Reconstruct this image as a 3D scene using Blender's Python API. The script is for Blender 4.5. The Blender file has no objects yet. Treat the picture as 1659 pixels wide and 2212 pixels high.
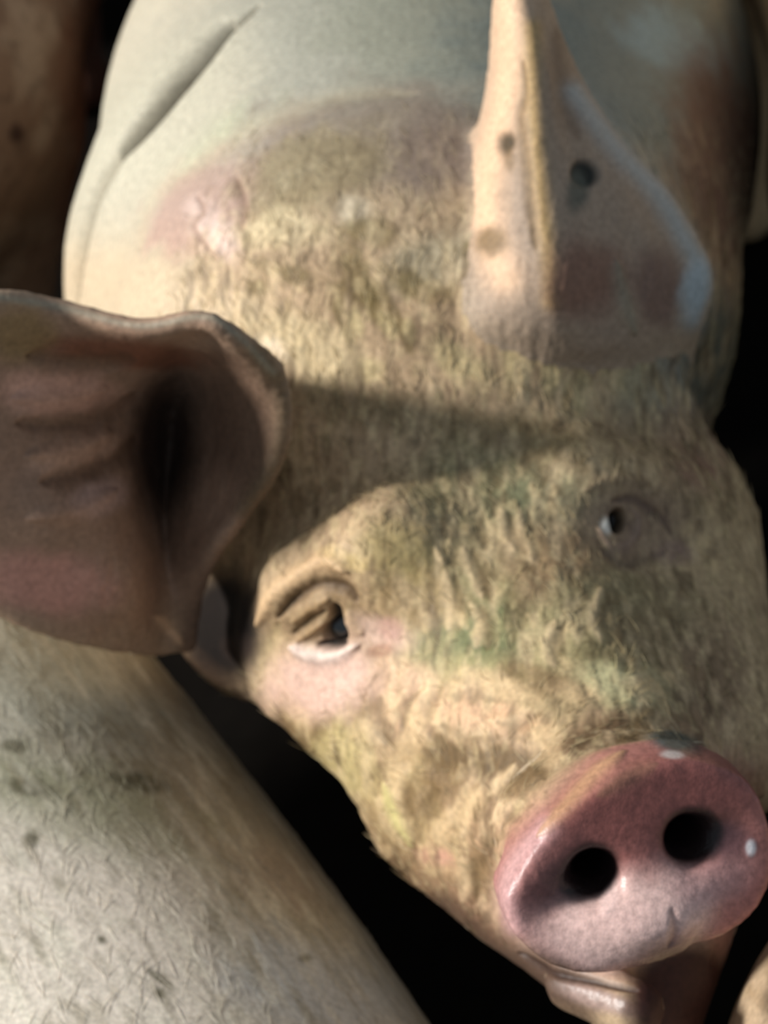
import bpy, math, random
import numpy as np
from mathutils import Vector, Matrix
from mathutils.bvhtree import BVHTree

random.seed(4)
RNG = np.random.default_rng(7)
R = math.radians

# ------------------------------------------------------------------ camera
F = 5500.0                                   # focal length in pixels of the 1659x2212 frame
PITCH = R(46)
CAM_LOC = np.array([0.0, 0.0, 1.30])
cd = bpy.data.cameras.new('camera')
cam = bpy.data.objects.new('camera', cd)
bpy.context.collection.objects.link(cam)
cam.location = CAM_LOC
cam.rotation_euler = (PITCH, 0, 0)
cd.sensor_fit = 'VERTICAL'
cd.sensor_height = 24
cd.sensor_width = 18
cd.lens = F / 2212 * 24
cd.clip_start = 0.02
cd.dof.use_dof = True
cd.dof.focus_distance = 0.76
cd.dof.aperture_fstop = 10.0
bpy.context.scene.camera = cam
RC = np.array(Matrix.Rotation(PITCH, 3, 'X'))        # camera axes -> world


def c2w(P):
    return np.asarray(P) @ RC.T + CAM_LOC


def w2c(P):
    return (np.asarray(P) - CAM_LOC) @ RC


def pt(u, v, D):
    """a point D metres in front of the lens, seen at (u, v); camera axes"""
    return np.array([(u - 829.5) / F * D, -(v - 1106) / F * D, -D])


# ------------------------------------------------------------------ world, lights, exposure
w = bpy.data.worlds.new('shed_air')
bpy.context.scene.world = w
w.use_nodes = True
w.node_tree.nodes['Background'].inputs[0].default_value = (0.75, 0.88, 1.0, 1)
w.node_tree.nodes['Background'].inputs[1].default_value = 0.32


def area(name, frm, to, size, power, col):
    l = bpy.data.lights.new(name, 'AREA')
    l.shape = 'DISK'
    l.size = size
    l.energy = power
    l.color = col
    o = bpy.data.objects.new(name, l)
    bpy.context.collection.objects.link(o)
    o.location = frm
    d = Vector(to) - Vector(frm)
    o.rotation_euler = d.to_track_quat('-Z', 'Y').to_euler()
    return o


AIM = c2w(pt(900, 1100, 1.02))
LDIR = np.array([-0.80, 0.22, 0.30])         # towards the light, camera axes
LDIR = LDIR / np.linalg.norm(LDIR)
area('doorway_daylight', AIM + RC @ (LDIR * 2.6), AIM, 0.40, 102, (1.0, 0.965, 0.915))

sc = bpy.context.scene
sc.view_settings.view_transform = 'Standard'
sc.view_settings.look = 'None'
sc.view_settings.gamma = 1
sc.view_settings.exposure = 0.0
sc.view_settings.use_curve_mapping = False


# ------------------------------------------------------------------ helpers: noise
def _hash(ix, iy, iz, seed):
    n = (ix.astype(np.int64) * 73856093) ^ (iy.astype(np.int64) * 19349663) ^ (iz.astype(np.int64) * 83492791) ^ (seed * 2654435)
    n = (n ^ (n >> 13)) * 1274126177
    n = n ^ (n >> 16)
    return ((n & 0xFFFF) / 65535.0).astype(np.float32)


def vnoise(P, freq, seed=0):
    """value noise in -1..1; freq may be a scalar or three numbers"""
    Q = P * np.asarray(freq)
    I = np.floor(Q)
    f = (Q - I).astype(np.float32)
    I = I.astype(np.int64)
    f = f * f * (3 - 2 * f)
    r = 0
    for dx in (0, 1):
        wx = f[:, 0] if dx else 1 - f[:, 0]
        for dy in (0, 1):
            wy = f[:, 1] if dy else 1 - f[:, 1]
            for dz in (0, 1):
                wz = f[:, 2] if dz else 1 - f[:, 2]
                r = r + wx * wy * wz * _hash(I[:, 0] + dx, I[:, 1] + dy, I[:, 2] + dz, seed)
    return r * 2 - 1


def fbm(P, freq, seed=0, octs=3):
    r, a, t = 0, 1.0, 0
    fr = np.asarray(freq, dtype=float)
    for k in range(octs):
        r = r + a * vnoise(P, fr, seed + 17 * k)
        t += a
        a *= 0.55
        fr = fr * 2.03
    return r / t


# ------------------------------------------------------------------ helpers: distance fields (camera axes, metres)
def smin(a, b, k):
    h = np.clip(0.5 + 0.5 * (b - a) / k, 0, 1)
    return b * (1 - h) + a * h - k * h * (1 - h)


def smax(a, b, k):
    return -smin(-a, -b, k)


def ell(P, c, r, M=None):
    q = P - np.asarray(c)
    if M is not None:
        q = q @ M                            # columns of M = local axes
    r = np.asarray(r)
    k0 = np.sqrt(((q / r) ** 2).sum(1)) + 1e-9
    k1 = np.sqrt(((q / r ** 2) ** 2).sum(1)) + 1e-9
    return k0 * (k0 - 1) / k1


def cone(P, a, b, r1, r2):
    a = np.asarray(a); b = np.asarray(b)
    ba = b - a
    h = np.clip(((P - a) @ ba) / (ba @ ba), 0, 1)
    return np.linalg.norm(P - a - h[:, None] * ba, axis=1) - (r1 + (r2 - r1) * h)


def frame(xdir, zdir):
    z = np.asarray(zdir, float); z = z / np.linalg.norm(z)
    x = np.asarray(xdir, float); x = x - z * (x @ z); x = x / np.linalg.norm(x)
    return np.stack([x, np.cross(z, x), z], 1)


def surface_net(sdf, lo, hi, h, block=8):
    lo = np.asarray(lo, float); hi = np.asarray(hi, float)
    nb = np.ceil((hi - lo) / (h * block)).astype(int)
    n = nb * block + 1
    G = np.full(n, 1.0, np.float32)
    bc = np.stack(np.meshgrid(*[np.arange(k) for k in nb], indexing='ij'), -1).reshape(-1, 3)
    d = sdf(lo + (bc + 0.5) * block * h)
    near = np.abs(d) < block * h * 0.95 + 0.006
    for b, s in zip(bc[~near], d[~near] < 0):
        if s:
            x, y, z = b * block
            G[x:x + block + 1, y:y + block + 1, z:z + block + 1] = -1.0
    loc = np.stack(np.meshgrid(*[np.arange(block + 1)] * 3, indexing='ij'), -1).reshape(-1, 3)
    nbk = bc[near]
    for s in range(0, len(nbk), 400):
        bb = nbk[s:s + 400] * block
        idx = (bb[:, None, :] + loc[None]).reshape(-1, 3)
        v = sdf(lo + idx * h)
        G[idx[:, 0], idx[:, 1], idx[:, 2]] = v
    S = G < 0
    c = [S[dx:n[0] - 1 + dx, dy:n[1] - 1 + dy, dz:n[2] - 1 + dz] for dx in (0, 1) for dy in (0, 1) for dz in (0, 1)]
    cnt = sum(x.astype(np.int8) for x in c)
    act = (cnt > 0) & (cnt < 8)
    cells = np.argwhere(act)
    vid = np.full(act.shape, -1, np.int32)
    vid[act] = np.arange(len(cells))
    acc = np.zeros((len(cells), 3)); num = np.zeros(len(cells))
    corners = [(i, j, k) for i in (0, 1) for j in (0, 1) for k in (0, 1)]
    for a in range(8):
        for b in range(a + 1, 8):
            ca, cb = np.array(corners[a]), np.array(corners[b])
            if np.abs(ca - cb).sum() != 1:
                continue
            ga = G[tuple((cells + ca).T)]; gb = G[tuple((cells + cb).T)]
            m = (ga < 0) != (gb < 0)
            t = np.where(m, ga / np.where(m, ga - gb, 1), 0)
            p = ca + t[:, None] * (cb - ca)
            acc += np.where(m[:, None], p, 0); num += m
    V = lo + (cells + acc / num[:, None]) * h
    Q = []
    for ax in range(3):
        sl0 = [slice(None)] * 3; sl1 = [slice(None)] * 3
        sl0[ax] = slice(0, -1); sl1[ax] = slice(1, None)
        e0 = S[tuple(sl0)]; e1 = S[tuple(sl1)]
        E = np.argwhere(e0 != e1)
        o1, o2 = (ax + 1) % 3, (ax + 2) % 3
        ok = (E[:, o1] > 0) & (E[:, o2] > 0) & (E[:, o1] < n[o1] - 1) & (E[:, o2] < n[o2] - 1)
        E = E[ok]
        def cell(da, db):
            X = E.copy(); X[:, o1] -= da; X[:, o2] -= db
            return vid[tuple(X.T)]
        q = np.stack([cell(1, 1), cell(0, 1), cell(0, 0), cell(1, 0)], 1)
        flip = ~e0[tuple(E.T)]
        q[flip] = q[flip][:, ::-1]
        Q.append(q)
    Q = np.concatenate(Q)
    return V, Q


def snap(V, sdf, it=2, e=6e-4):
    for _ in range(it):
        d = sdf(V)
        g = np.stack([sdf(V + np.array(o) * e) - d for o in ((1, 0, 0), (0, 1, 0), (0, 0, 1))], 1) / e
        gg = np.maximum((g * g).sum(1), 0.25)
        st = np.clip(d / gg, -0.003, 0.003)
        V = V - g * st[:, None]
    return V


def vnormals(V, Q):
    fn = np.cross(V[Q[:, 2]] - V[Q[:, 0]], V[Q[:, 3]] - V[Q[:, 1]])
    N = np.zeros_like(V)
    for k in range(3):
        for a in range(3):
            pass
    for k in range(4):
        for a in range(3):
            N[:, a] += np.bincount(Q[:, k], fn[:, a], len(V))
    return N / (np.linalg.norm(N, axis=1, keepdims=True) + 1e-12)


def smooth(V, Q, it, lam=0.5, mask=None):
    E = np.concatenate([Q[:, [0, 1]], Q[:, [1, 2]], Q[:, [2, 3]], Q[:, [3, 0]]])
    deg = np.bincount(E[:, 0], minlength=len(V)) + np.bincount(E[:, 1], minlength=len(V))
    deg = np.maximum(deg, 1)
    for _ in range(it):
        A = np.stack([np.bincount(E[:, 0], V[E[:, 1], a], len(V)) + np.bincount(E[:, 1], V[E[:, 0], a], len(V)) for a in range(3)], 1) / deg[:, None]
        s = lam if mask is None else lam * mask[:, None]
        V = V + (A - V) * s
    return V


def refine(V, Q, sel, n, attrs):
    """cut each selected quad into n x n; attrs: list of per-vertex arrays carried along"""
    qs = Q[sel]; qk = Q[~sel]
    t = np.linspace(0, 1, n + 1)
    A, B = np.meshgrid(t, t, indexing='ij')
    A = A.ravel(); B = B.ravel()
    W = np.stack([(1 - A) * (1 - B), A * (1 - B), A * B, (1 - A) * B], 1)      # (m,4)
    def interp(X):
        X = X if X.ndim > 1 else X[:, None]
        return np.einsum('mk,qkc->qmc', W, X[qs]).reshape(-1, X.shape[1])
    PV = interp(V)
    key = np.round(PV / 2e-6).astype(np.int64)
    hsh = key[:, 0] * 1000003 ^ key[:, 1] * 10000019 ^ key[:, 2] * 1000000007
    # weld on corner ids + weights instead of rounded floats (exact)
    _, first, inv = np.unique(hsh, return_index=True, return_inverse=True)
    newV = PV[first]
    at = [interp(a)[first] for a in attrs]
    m = (n + 1)
    ids = inv.reshape(len(qs), m, m)
    quads = np.stack([ids[:, :-1, :-1], ids[:, 1:, :-1], ids[:, 1:, 1:], ids[:, :-1, 1:]], -1).reshape(-1, 4)
    used = np.unique(qk)
    remap = np.full(len(V), -1)
    # coarse corners on the seam share the fine patch's vertices
    cornerids = ids[:, [0, n, n, 0], [0, 0, n, n]]
    seam = np.zeros(len(V), bool); seam[np.unique(qs)] = True
    fid = np.full(len(V), -1); fid[qs.ravel()] = cornerids.ravel()
    remap[used] = fid[used]
    used = used[~seam[used]]
    remap[used] = np.arange(len(used)) + len(newV)
    outV = np.concatenate([newV, V[used]])
    outA = [np.concatenate([b, (a if a.ndim > 1 else a[:, None])[used]]) for a, b in zip(attrs, at)]
    outQ = np.concatenate([quads, remap[qk]])
    fine = np.zeros(len(outV), bool); fine[:len(newV)] = True
    # vertices on the rim of the fine patch stay put, so no crack opens along it
    E = np.sort(np.concatenate([quads[:, [0, 1]], quads[:, [1, 2]], quads[:, [2, 3]], quads[:, [3, 0]]]), 1)
    ek, cnt = np.unique(E[:, 0].astype(np.int64) * len(outV) + E[:, 1], return_counts=True)
    rim = ek[cnt == 1]
    fine[rim // len(outV)] = False; fine[rim % len(outV)] = False
    return outV, outQ, outA, fine


def proj(V):
    D = -V[:, 2]
    D = np.where(D < 0.05, 0.05, D)
    return V[:, 0] / D * F + 829.5, -V[:, 1] / D * F + 1106, D


def spline(P, n):
    P = np.asarray(P, float)
    if len(P) == 1:
        return P
    if len(P) == 2:
        t = np.linspace(0, 1, n)[:, None]
        return P[0] * (1 - t) + P[1] * t
    X = np.concatenate([[2 * P[0] - P[1]], P, [2 * P[-1] - P[-2]]])
    out = []
    for i in range(len(P) - 1):
        p0, p1, p2, p3 = X[i:i + 4]
        t = np.linspace(0, 1, max(2, n // (len(P) - 1)), endpoint=False)[:, None]
        out.append(0.5 * (2 * p1 + (p2 - p0) * t + (2 * p0 - 5 * p1 + 4 * p2 - p3) * t ** 2 + (-p0 + 3 * p1 - 3 * p2 + p3) * t ** 3))
    out.append(P[-1:])
    return np.concatenate(out)


def srgb(c):
    c = np.asarray(c, float) / 255.0
    return np.where(c < 0.04045, c / 12.92, ((c + 0.055) / 1.055) ** 2.4)


class Skin:
    """fine mesh with relief strokes and coat colours laid on it"""
    def __init__(s, V, Q, fine, base, attrs=None):
        s.V, s.Q, s.fine = V, Q, fine
        s.N = vnormals(V, Q)
        s.u, s.v, s.D = proj(V)
        s.front = (s.N * -V).sum(1) > 0
        s.col = np.tile(srgb(base), (len(V), 1))
        s.rough = np.full(len(V), 0.62)
        s.attrs = attrs or {}
        s.off = np.zeros(len(V))

    def near(s, u, v, pad, reg=None):
        m = (np.abs(s.u - u) < pad) & (np.abs(s.v - v) < pad) & s.front
        if reg is not None:
            m &= s.attrs['reg'] == reg
        return m

    def depth_at(s, u, v, reg=None):
        m = s.near(u, v, 14, reg)
        if not m.any():
            m = s.near(u, v, 60, reg)
            if not m.any():
                return None
        return s.D[m].min()

    def gate(s, pts, w, reg):
        pts = np.asarray(pts, float)
        lo = pts.min(0) - w * 3; hi = pts.max(0) + w * 3
        m = (s.u > lo[0]) & (s.u < hi[0]) & (s.v > lo[1]) & (s.v < hi[1]) & s.front
        if reg is not None:
            m &= s.attrs['reg'] == reg
        idx = np.nonzero(m)[0]
        return idx

    def line(s, pts, w, amp=0.0, col=None, a=1.0, reg=0, taper=True, nz=0.0, power=2):
        """ridge/groove (amp in mm) and/or colour along a polyline; w = half width in px"""
        L = spline(pts, max(12, 6 * len(pts)))
        idx = s.gate(L, w, reg)
        if not len(idx):
            return
        X = np.stack([s.u[idx], s.v[idx]], 1)
        best = np.full(len(idx), 1e9); tt = np.zeros(len(idx))
        for i in range(len(L) - 1):
            a0, b0 = L[i], L[i + 1]
            d = b0 - a0
            h = np.clip(((X - a0) @ d) / (d @ d + 1e-9), 0, 1)
            dd = np.linalg.norm(X - a0 - h[:, None] * d, axis=1)
            m = dd < best
            best[m] = dd[m]; tt[m] = (i + h[m]) / (len(L) - 1)
        ww = w * (np.sqrt(np.clip(4 * tt * (1 - tt), 0.02, 1)) if taper else 1.0)
        if nz:
            ww = ww * (1 + nz * vnoise(s.V[idx], 180, 5))
        g = np.exp(-(best / ww) ** power)
        s.off[idx] += amp * 1e-3 * g
        if col is not None:
            k = np.clip(g * a, 0, 1)[:, None]
            s.col[idx] = s.col[idx] * (1 - k) + srgb(col) * k

    def blob(s, u, v, ru, rv, ang=0, col=None, a=1.0, amp=0.0, reg=0, nz=0.45, fr=70, soft=0.5, seed=1, rough=None):
        r = max(ru, rv) * 1.8
        idx = s.gate([(u, v)], r / 3 + 1, reg)
        if not len(idx):
            return
        c, sn = math.cos(R(ang)), math.sin(R(ang))
        du = s.u[idx] - u; dv = s.v[idx] - v
        x = (du * c + dv * sn) / ru; y = (-du * sn + dv * c) / rv
        d = np.sqrt(x * x + y * y)
        if nz:
            d = d + nz * fbm(s.V[idx], fr, seed, 3)
        t = np.clip((1 + soft - d) / (2 * soft), 0, 1)
        g = t * t * (3 - 2 * t)
        s.off[idx] += amp * 1e-3 * g
        if col is not None:
            k = (g * a)[:, None]
            s.col[idx] = s.col[idx] * (1 - k) + srgb(col) * k
        if rough is not None:
            s.rough[idx] = s.rough[idx] * (1 - g) + rough * g

    def streaks(s, idx, freq, seed, thr, sharp, col, a):
        """tufts: stretched noise above a threshold takes a colour"""
        n = fbm(s.V[idx], freq, seed, 2)
        k = np.clip((n - thr) * sharp, 0, 1)
        a = a if np.isscalar(a) else a[idx]
        k = (k * a)[:, None]
        s.col[idx] = s.col[idx] * (1 - k) + srgb(col) * k
        return n

    def apply(s, it=1):
        s.V = s.V + s.N * (s.off * s.fine)[:, None]
        s.off[:] = 0
        s.V = smooth(s.V, s.Q, it, 0.4, s.fine.astype(float))
        s.N = vnormals(s.V, s.Q)

    def mesh(s, name, mat, parent=None):
        me = bpy.data.meshes.new(name)
        W = c2w(s.V)
        nq = len(s.Q)
        me.vertices.add(len(W)); me.vertices.foreach_set('co', W.astype(np.float32).ravel())
        me.loops.add(nq * 4); me.loops.foreach_set('vertex_index', s.Q.astype(np.int32).ravel())
        me.polygons.add(nq)
        me.polygons.foreach_set('loop_start', np.arange(0, nq * 4, 4, dtype=np.int32))
        me.update(calc_edges=True)
        me.polygons.foreach_set('use_smooth', np.ones(nq, bool))
        ca = me.color_attributes.new('coat', 'FLOAT_COLOR', 'POINT')
        ca.data.foreach_set('color', np.concatenate([np.clip(s.col, 0, 1), np.ones((len(W), 1))], 1).astype(np.float32).ravel())
        ra = me.attributes.new('gloss', 'FLOAT', 'POINT')
        ra.data.foreach_set('value', s.rough.astype(np.float32))
        me.materials.append(mat)
        me.update()
        o = bpy.data.objects.new(name, me)
        bpy.context.collection.objects.link(o)
        if parent is not None:
            o.parent = parent
        return o


# ------------------------------------------------------------------ materials
def nd(nt, t, **kw):
    n = nt.nodes.new(t)
    for k, v in kw.items():
        if k.startswith('i_'):
            n.inputs[k[2:].replace('_', ' ')].default_value = v
        else:
            setattr(n, k, v)
    return n


def skin_mat(name, sss=0.06, bump=0.25, grain=0.25, scale=420):
    m = bpy.data.materials.new(name); m.use_nodes = True
    nt = m.node_tree; L = nt.links
    b = nt.nodes['Principled BSDF']
    ca = nd(nt, 'ShaderNodeAttribute', attribute_name='coat')
    ga = nd(nt, 'ShaderNodeAttribute', attribute_name='gloss')
    tc = nd(nt, 'ShaderNodeTexCoord')
    n1 = nd(nt, 'ShaderNodeTexNoise', i_Scale=scale, i_Detail=4.0, i_Roughness=0.65)
    L.new(tc.outputs['Object'], n1.inputs['Vector'])
    mr = nd(nt, 'ShaderNodeMapRange'); mr.inputs[1].default_value = 0.3; mr.inputs[2].default_value = 0.7
    mr.inputs[3].default_value = 1 - grain; mr.inputs[4].default_value = 1 + grain
    L.new(n1.outputs['Fac'], mr.inputs[0])
    mx = nd(nt, 'ShaderNodeMix', data_type='RGBA', blend_type='MULTIPLY'); mx.inputs[0].default_value = 1
    L.new(ca.outputs['Color'], mx.inputs[6]); L.new(mr.outputs[0], mx.inputs[7])
    L.new(mx.outputs[2], b.inputs['Base Color'])
    L.new(ga.outputs['Fac'], b.inputs['Roughness'])
    b.inputs['Subsurface Weight'].default_value = sss
    b.inputs['Subsurface Radius'].default_value = (1.0, 0.45, 0.25)
    b.inputs['Subsurface Scale'].default_value = 0.006
    b.inputs['Specular IOR Level'].default_value = 0.35
    bp = nd(nt, 'ShaderNodeBump', i_Strength=bump, i_Distance=0.0012)
    L.new(n1.outputs['Fac'], bp.inputs['Height'])
    L.new(bp.outputs[0], b.inputs['Normal'])
    return m


def plain_mat(name, col, rough=0.6, spec=0.4, coat=0.0):
    m = bpy.data.materials.new(name); m.use_nodes = True
    nt = m.node_tree; b = nt.nodes['Principled BSDF']
    tc = nd(nt, 'ShaderNodeTexCoord')
    n1 = nd(nt, 'ShaderNodeTexNoise', i_Scale=60.0, i_Detail=5.0)
    nt.links.new(tc.outputs['Object'], n1.inputs['Vector'])
    cr = nd(nt, 'ShaderNodeValToRGB')
    c = srgb(col)
    cr.color_ramp.elements[0].position = 0.3; cr.color_ramp.elements[0].color = (*(c * 0.75), 1)
    cr.color_ramp.elements[1].position = 0.7; cr.color_ramp.elements[1].color = (*np.clip(c * 1.2, 0, 1), 1)
    nt.links.new(n1.outputs['Fac'], cr.inputs[0]); nt.links.new(cr.outputs[0], b.inputs['Base Color'])
    b.inputs['Roughness'].default_value = rough
    b.inputs['Specular IOR Level'].default_value = spec
    b.inputs['Coat Weight'].default_value = coat
    b.inputs['Coat Roughness'].default_value = 0.05
    return m


SKIN = skin_mat('muddy_pig_skin', 0.08)
EYE = plain_mat('wet_dark_eye', (14, 12, 11), 0.12, 0.6, 1.0)


def empty(name, loc):
    o = bpy.data.objects.new(name, None)
    o.location = loc
    o.empty_display_size = 0.1
    bpy.context.collection.objects.link(o)
    return o


# ------------------------------------------------------------------ floor
def build_floor():
    me = bpy.data.meshes.new('floor')
    s = 2.2
    n = 30
    V = [(-s + 2 * s * i / n, -1.2 + 2 * s * j / n, 0.0) for j in range(n + 1) for i in range(n + 1)]
    k = len(V)
    Fc = [(j * (n + 1) + i, j * (n + 1) + i + 1, (j + 1) * (n + 1) + i + 1, (j + 1) * (n + 1) + i) for j in range(n) for i in range(n)]
    V += [(x, y, -0.1) for x, y in ((-s, -1.2), (s, -1.2), (s, -1.2 + 2 * s), (-s, -1.2 + 2 * s))]
    c = [0, n, (n + 1) * (n + 1) - 1, (n + 1) * n]
    Fc.append((k + 3, k + 2, k + 1, k))
    for a in range(4):
        b = (a + 1) % 4
        Fc.append((c[a], k + a, k + b, c[b]))
    me.from_pydata(V, [], Fc)
    o = bpy.data.objects.new('floor', me)
    bpy.context.collection.objects.link(o)
    o['kind'] = 'structure'
    me.materials.append(plain_mat('wet_slurry_concrete', (17, 14, 11), 0.9, 0.1))
    return o



def build_wall():
    import bmesh
    bm = bmesh.new()
    bmesh.ops.create_cube(bm, size=1, matrix=Matrix.Translation((0, 2.65, 0.75)) @ Matrix.Diagonal((4.4, 0.12, 1.5, 1)))
    bmesh.ops.bevel(bm, geom=bm.edges[:], offset=0.01, segments=2, affect='EDGES')
    me = bpy.data.meshes.new('wall_back'); bm.to_mesh(me); bm.free()
    o = bpy.data.objects.new('wall_back', me)
    bpy.context.collection.objects.link(o)
    o['kind'] = 'structure'
    me.materials.append(plain_mat('grimy_pen_wall', (58, 52, 46), 0.8))


build_floor()
build_wall()

# ================================================================== the main pig
# ---- ear sheets: rows of (u, v, depth)
EAR_A = [
    [(600, 800, 0.990), (614, 900, 1.000), (592, 1000, 1.012), (535, 1090, 1.036), (470, 1175, 1.056), (424, 1270, 1.085), (405, 1392, 1.105)],
    [(500, 722, .966), (520, 830, 1.018), (505, 950, 1.048), (452, 1060, 1.068), (400, 1170, 1.088), (374, 1280, 1.088), (374, 1390, 1.098)],
    [(430, 690, .964), (402, 800, 1.065), (368, 930, 1.115), (350, 1040, 1.118), (338, 1150, 1.10), (334, 1270, 1.08), (334, 1398, 1.092)],
    [(300, 708, .972), (285, 790, 1.025), (272, 890, 1.052), (266, 1000, 1.056), (266, 1120, 1.050), (266, 1260, 1.044), (270, 1392, 1.072)],
    [(130, 668, .978), (130, 760, 1.0), (130, 860, 1.015), (130, 980, 1.022), (130, 1100, 1.018), (130, 1240, 1.034), (130, 1362, 1.045)],
    [(0, 646, .968), (0, 750, .985), (0, 860, .998), (0, 970, 1.003), (0, 1080, 1.010), (0, 1200, 1.022), (0, 1312, 1.032)],
    [(-150, 670, .958), (-160, 760, .97), (-165, 850, .98), (-170, 950, .984), (-165, 1040, .996), (-160, 1130, 1.010), (-150, 1215, 1.020)],
    [(-290, 800, .95), (-300, 840, .952), (-305, 880, .954), (-308, 920, .965), (-305, 960, .975), (-300, 1000, .985), (-290, 1040, .992)],
]
EAR_B = [
    [(1106, -90, 1.062), (1112, -95, 1.058), (1120, -97, 1.056), (1130, -95, 1.057), (1138, -90, 1.059), (1146, -85, 1.062)],
    [(1083, 0, 1.070), (1100, 0, 1.056), (1122, 0, 1.050), (1140, 0, 1.053), (1155, 0, 1.058), (1170, 5, 1.064)],
    [(1070, 170, 1.080), (1105, 170, 1.056), (1156, 170, 1.042), (1185, 170, 1.052), (1212, 170, 1.062), (1240, 175, 1.075)],
    [(1040, 320, 1.082), (1090, 325, 1.054), (1164, 330, 1.038), (1220, 330, 1.048), (1280, 325, 1.062), (1335, 325, 1.082)],
    [(1020, 440, 1.082), (1080, 450, 1.050), (1178, 460, 1.034), (1258, 455, 1.044), (1345, 445, 1.060), (1440, 440, 1.090)],
    [(996, 560, 1.074), (1070, 580, 1.046), (1190, 600, 1.034), (1290, 600, 1.044), (1400, 590, 1.066), (1520, 590, 1.102)],
    [(950, 670, 1.068), (1060, 700, 1.048), (1190, 730, 1.046), (1300, 740, 1.056), (1400, 730, 1.078), (1500, 700, 1.115)],
    [(960, 760, 1.09), (1060, 790, 1.08), (1190, 810, 1.075), (1300, 820, 1.085), (1390, 810, 1.11), (1470, 780, 1.14)],
]


def ear_sheet(rows, n=5):
    P = np.array([[pt(*c) for c in r] for r in rows])          # rows x cols x 3
    P = np.stack([spline(P[:, j], n * (P.shape[0] - 1)) for j in range(P.shape[1])], 1)
    P = np.stack([spline(P[i], n * (P.shape[1] - 1)) for i in range(P.shape[0])], 0)
    a, b = P.shape[:2]
    V = P.reshape(-1, 3)
    Fc = [(i * b + j, i * b + j + 1, (i + 1) * b + j + 1, (i + 1) * b + j) for i in range(a - 1) for j in range(b - 1)]
    bv = BVHTree.FromPolygons([tuple(x) for x in V], Fc)
    return bv, V.min(0), V.max(0)


SHEETS = [ear_sheet(EAR_A) + (0.0040,), ear_sheet(EAR_B) + (0.0038,)]


CANAL = pt(365, 985, 1.118)


def d_ear(P, k, reach=0.03):
    bv, lo, hi, th = SHEETS[k]
    # exact near the ear, box distance elsewhere
    q = np.maximum(np.maximum(lo - P, P - hi), 0)
    d = np.linalg.norm(q, axis=1) + 0.012
    m = np.nonzero((P > lo - reach).all(1) & (P < hi + reach).all(1))[0]
    fn = bv.find_nearest
    out = np.empty(len(m))
    for i, p in enumerate(P[m].tolist()):
        out[i] = fn(p)[3]
    d[m] = out
    if k == 0:
        th = th + 0.007 * np.exp(-(((P - CANAL) / 0.032) ** 2).sum(1))
    return d - th


# snout disc frame
SN_C = pt(1378, 1858, 0.868)
SN_Z = np.array([0.20, -0.28, 0.92])
SN_M = frame(np.array([0.90, 0.30, -0.25]), SN_Z)            # x along the width, y up, z out of the face
WUP = RC.T @ np.array([0, 0, 1.0])                            # world up in camera axes
WBK = RC.T @ np.array([0, 1.0, 0])                            # away from the camera along the floor

SHO = pt(960, 380, 1.38)


def disc_rr(x, y):
    rr = ((np.abs(x) / 0.0475) ** 2.3 + (np.abs(y) / 0.0320) ** 2.3) ** (1 / 2.3)
    return rr + 0.62 * np.clip(-x / 0.0475, 0, 1.2) * np.clip(y / 0.032, 0, 1.2) - 0.09 * np.clip(-y / 0.03, 0, 1)


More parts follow.
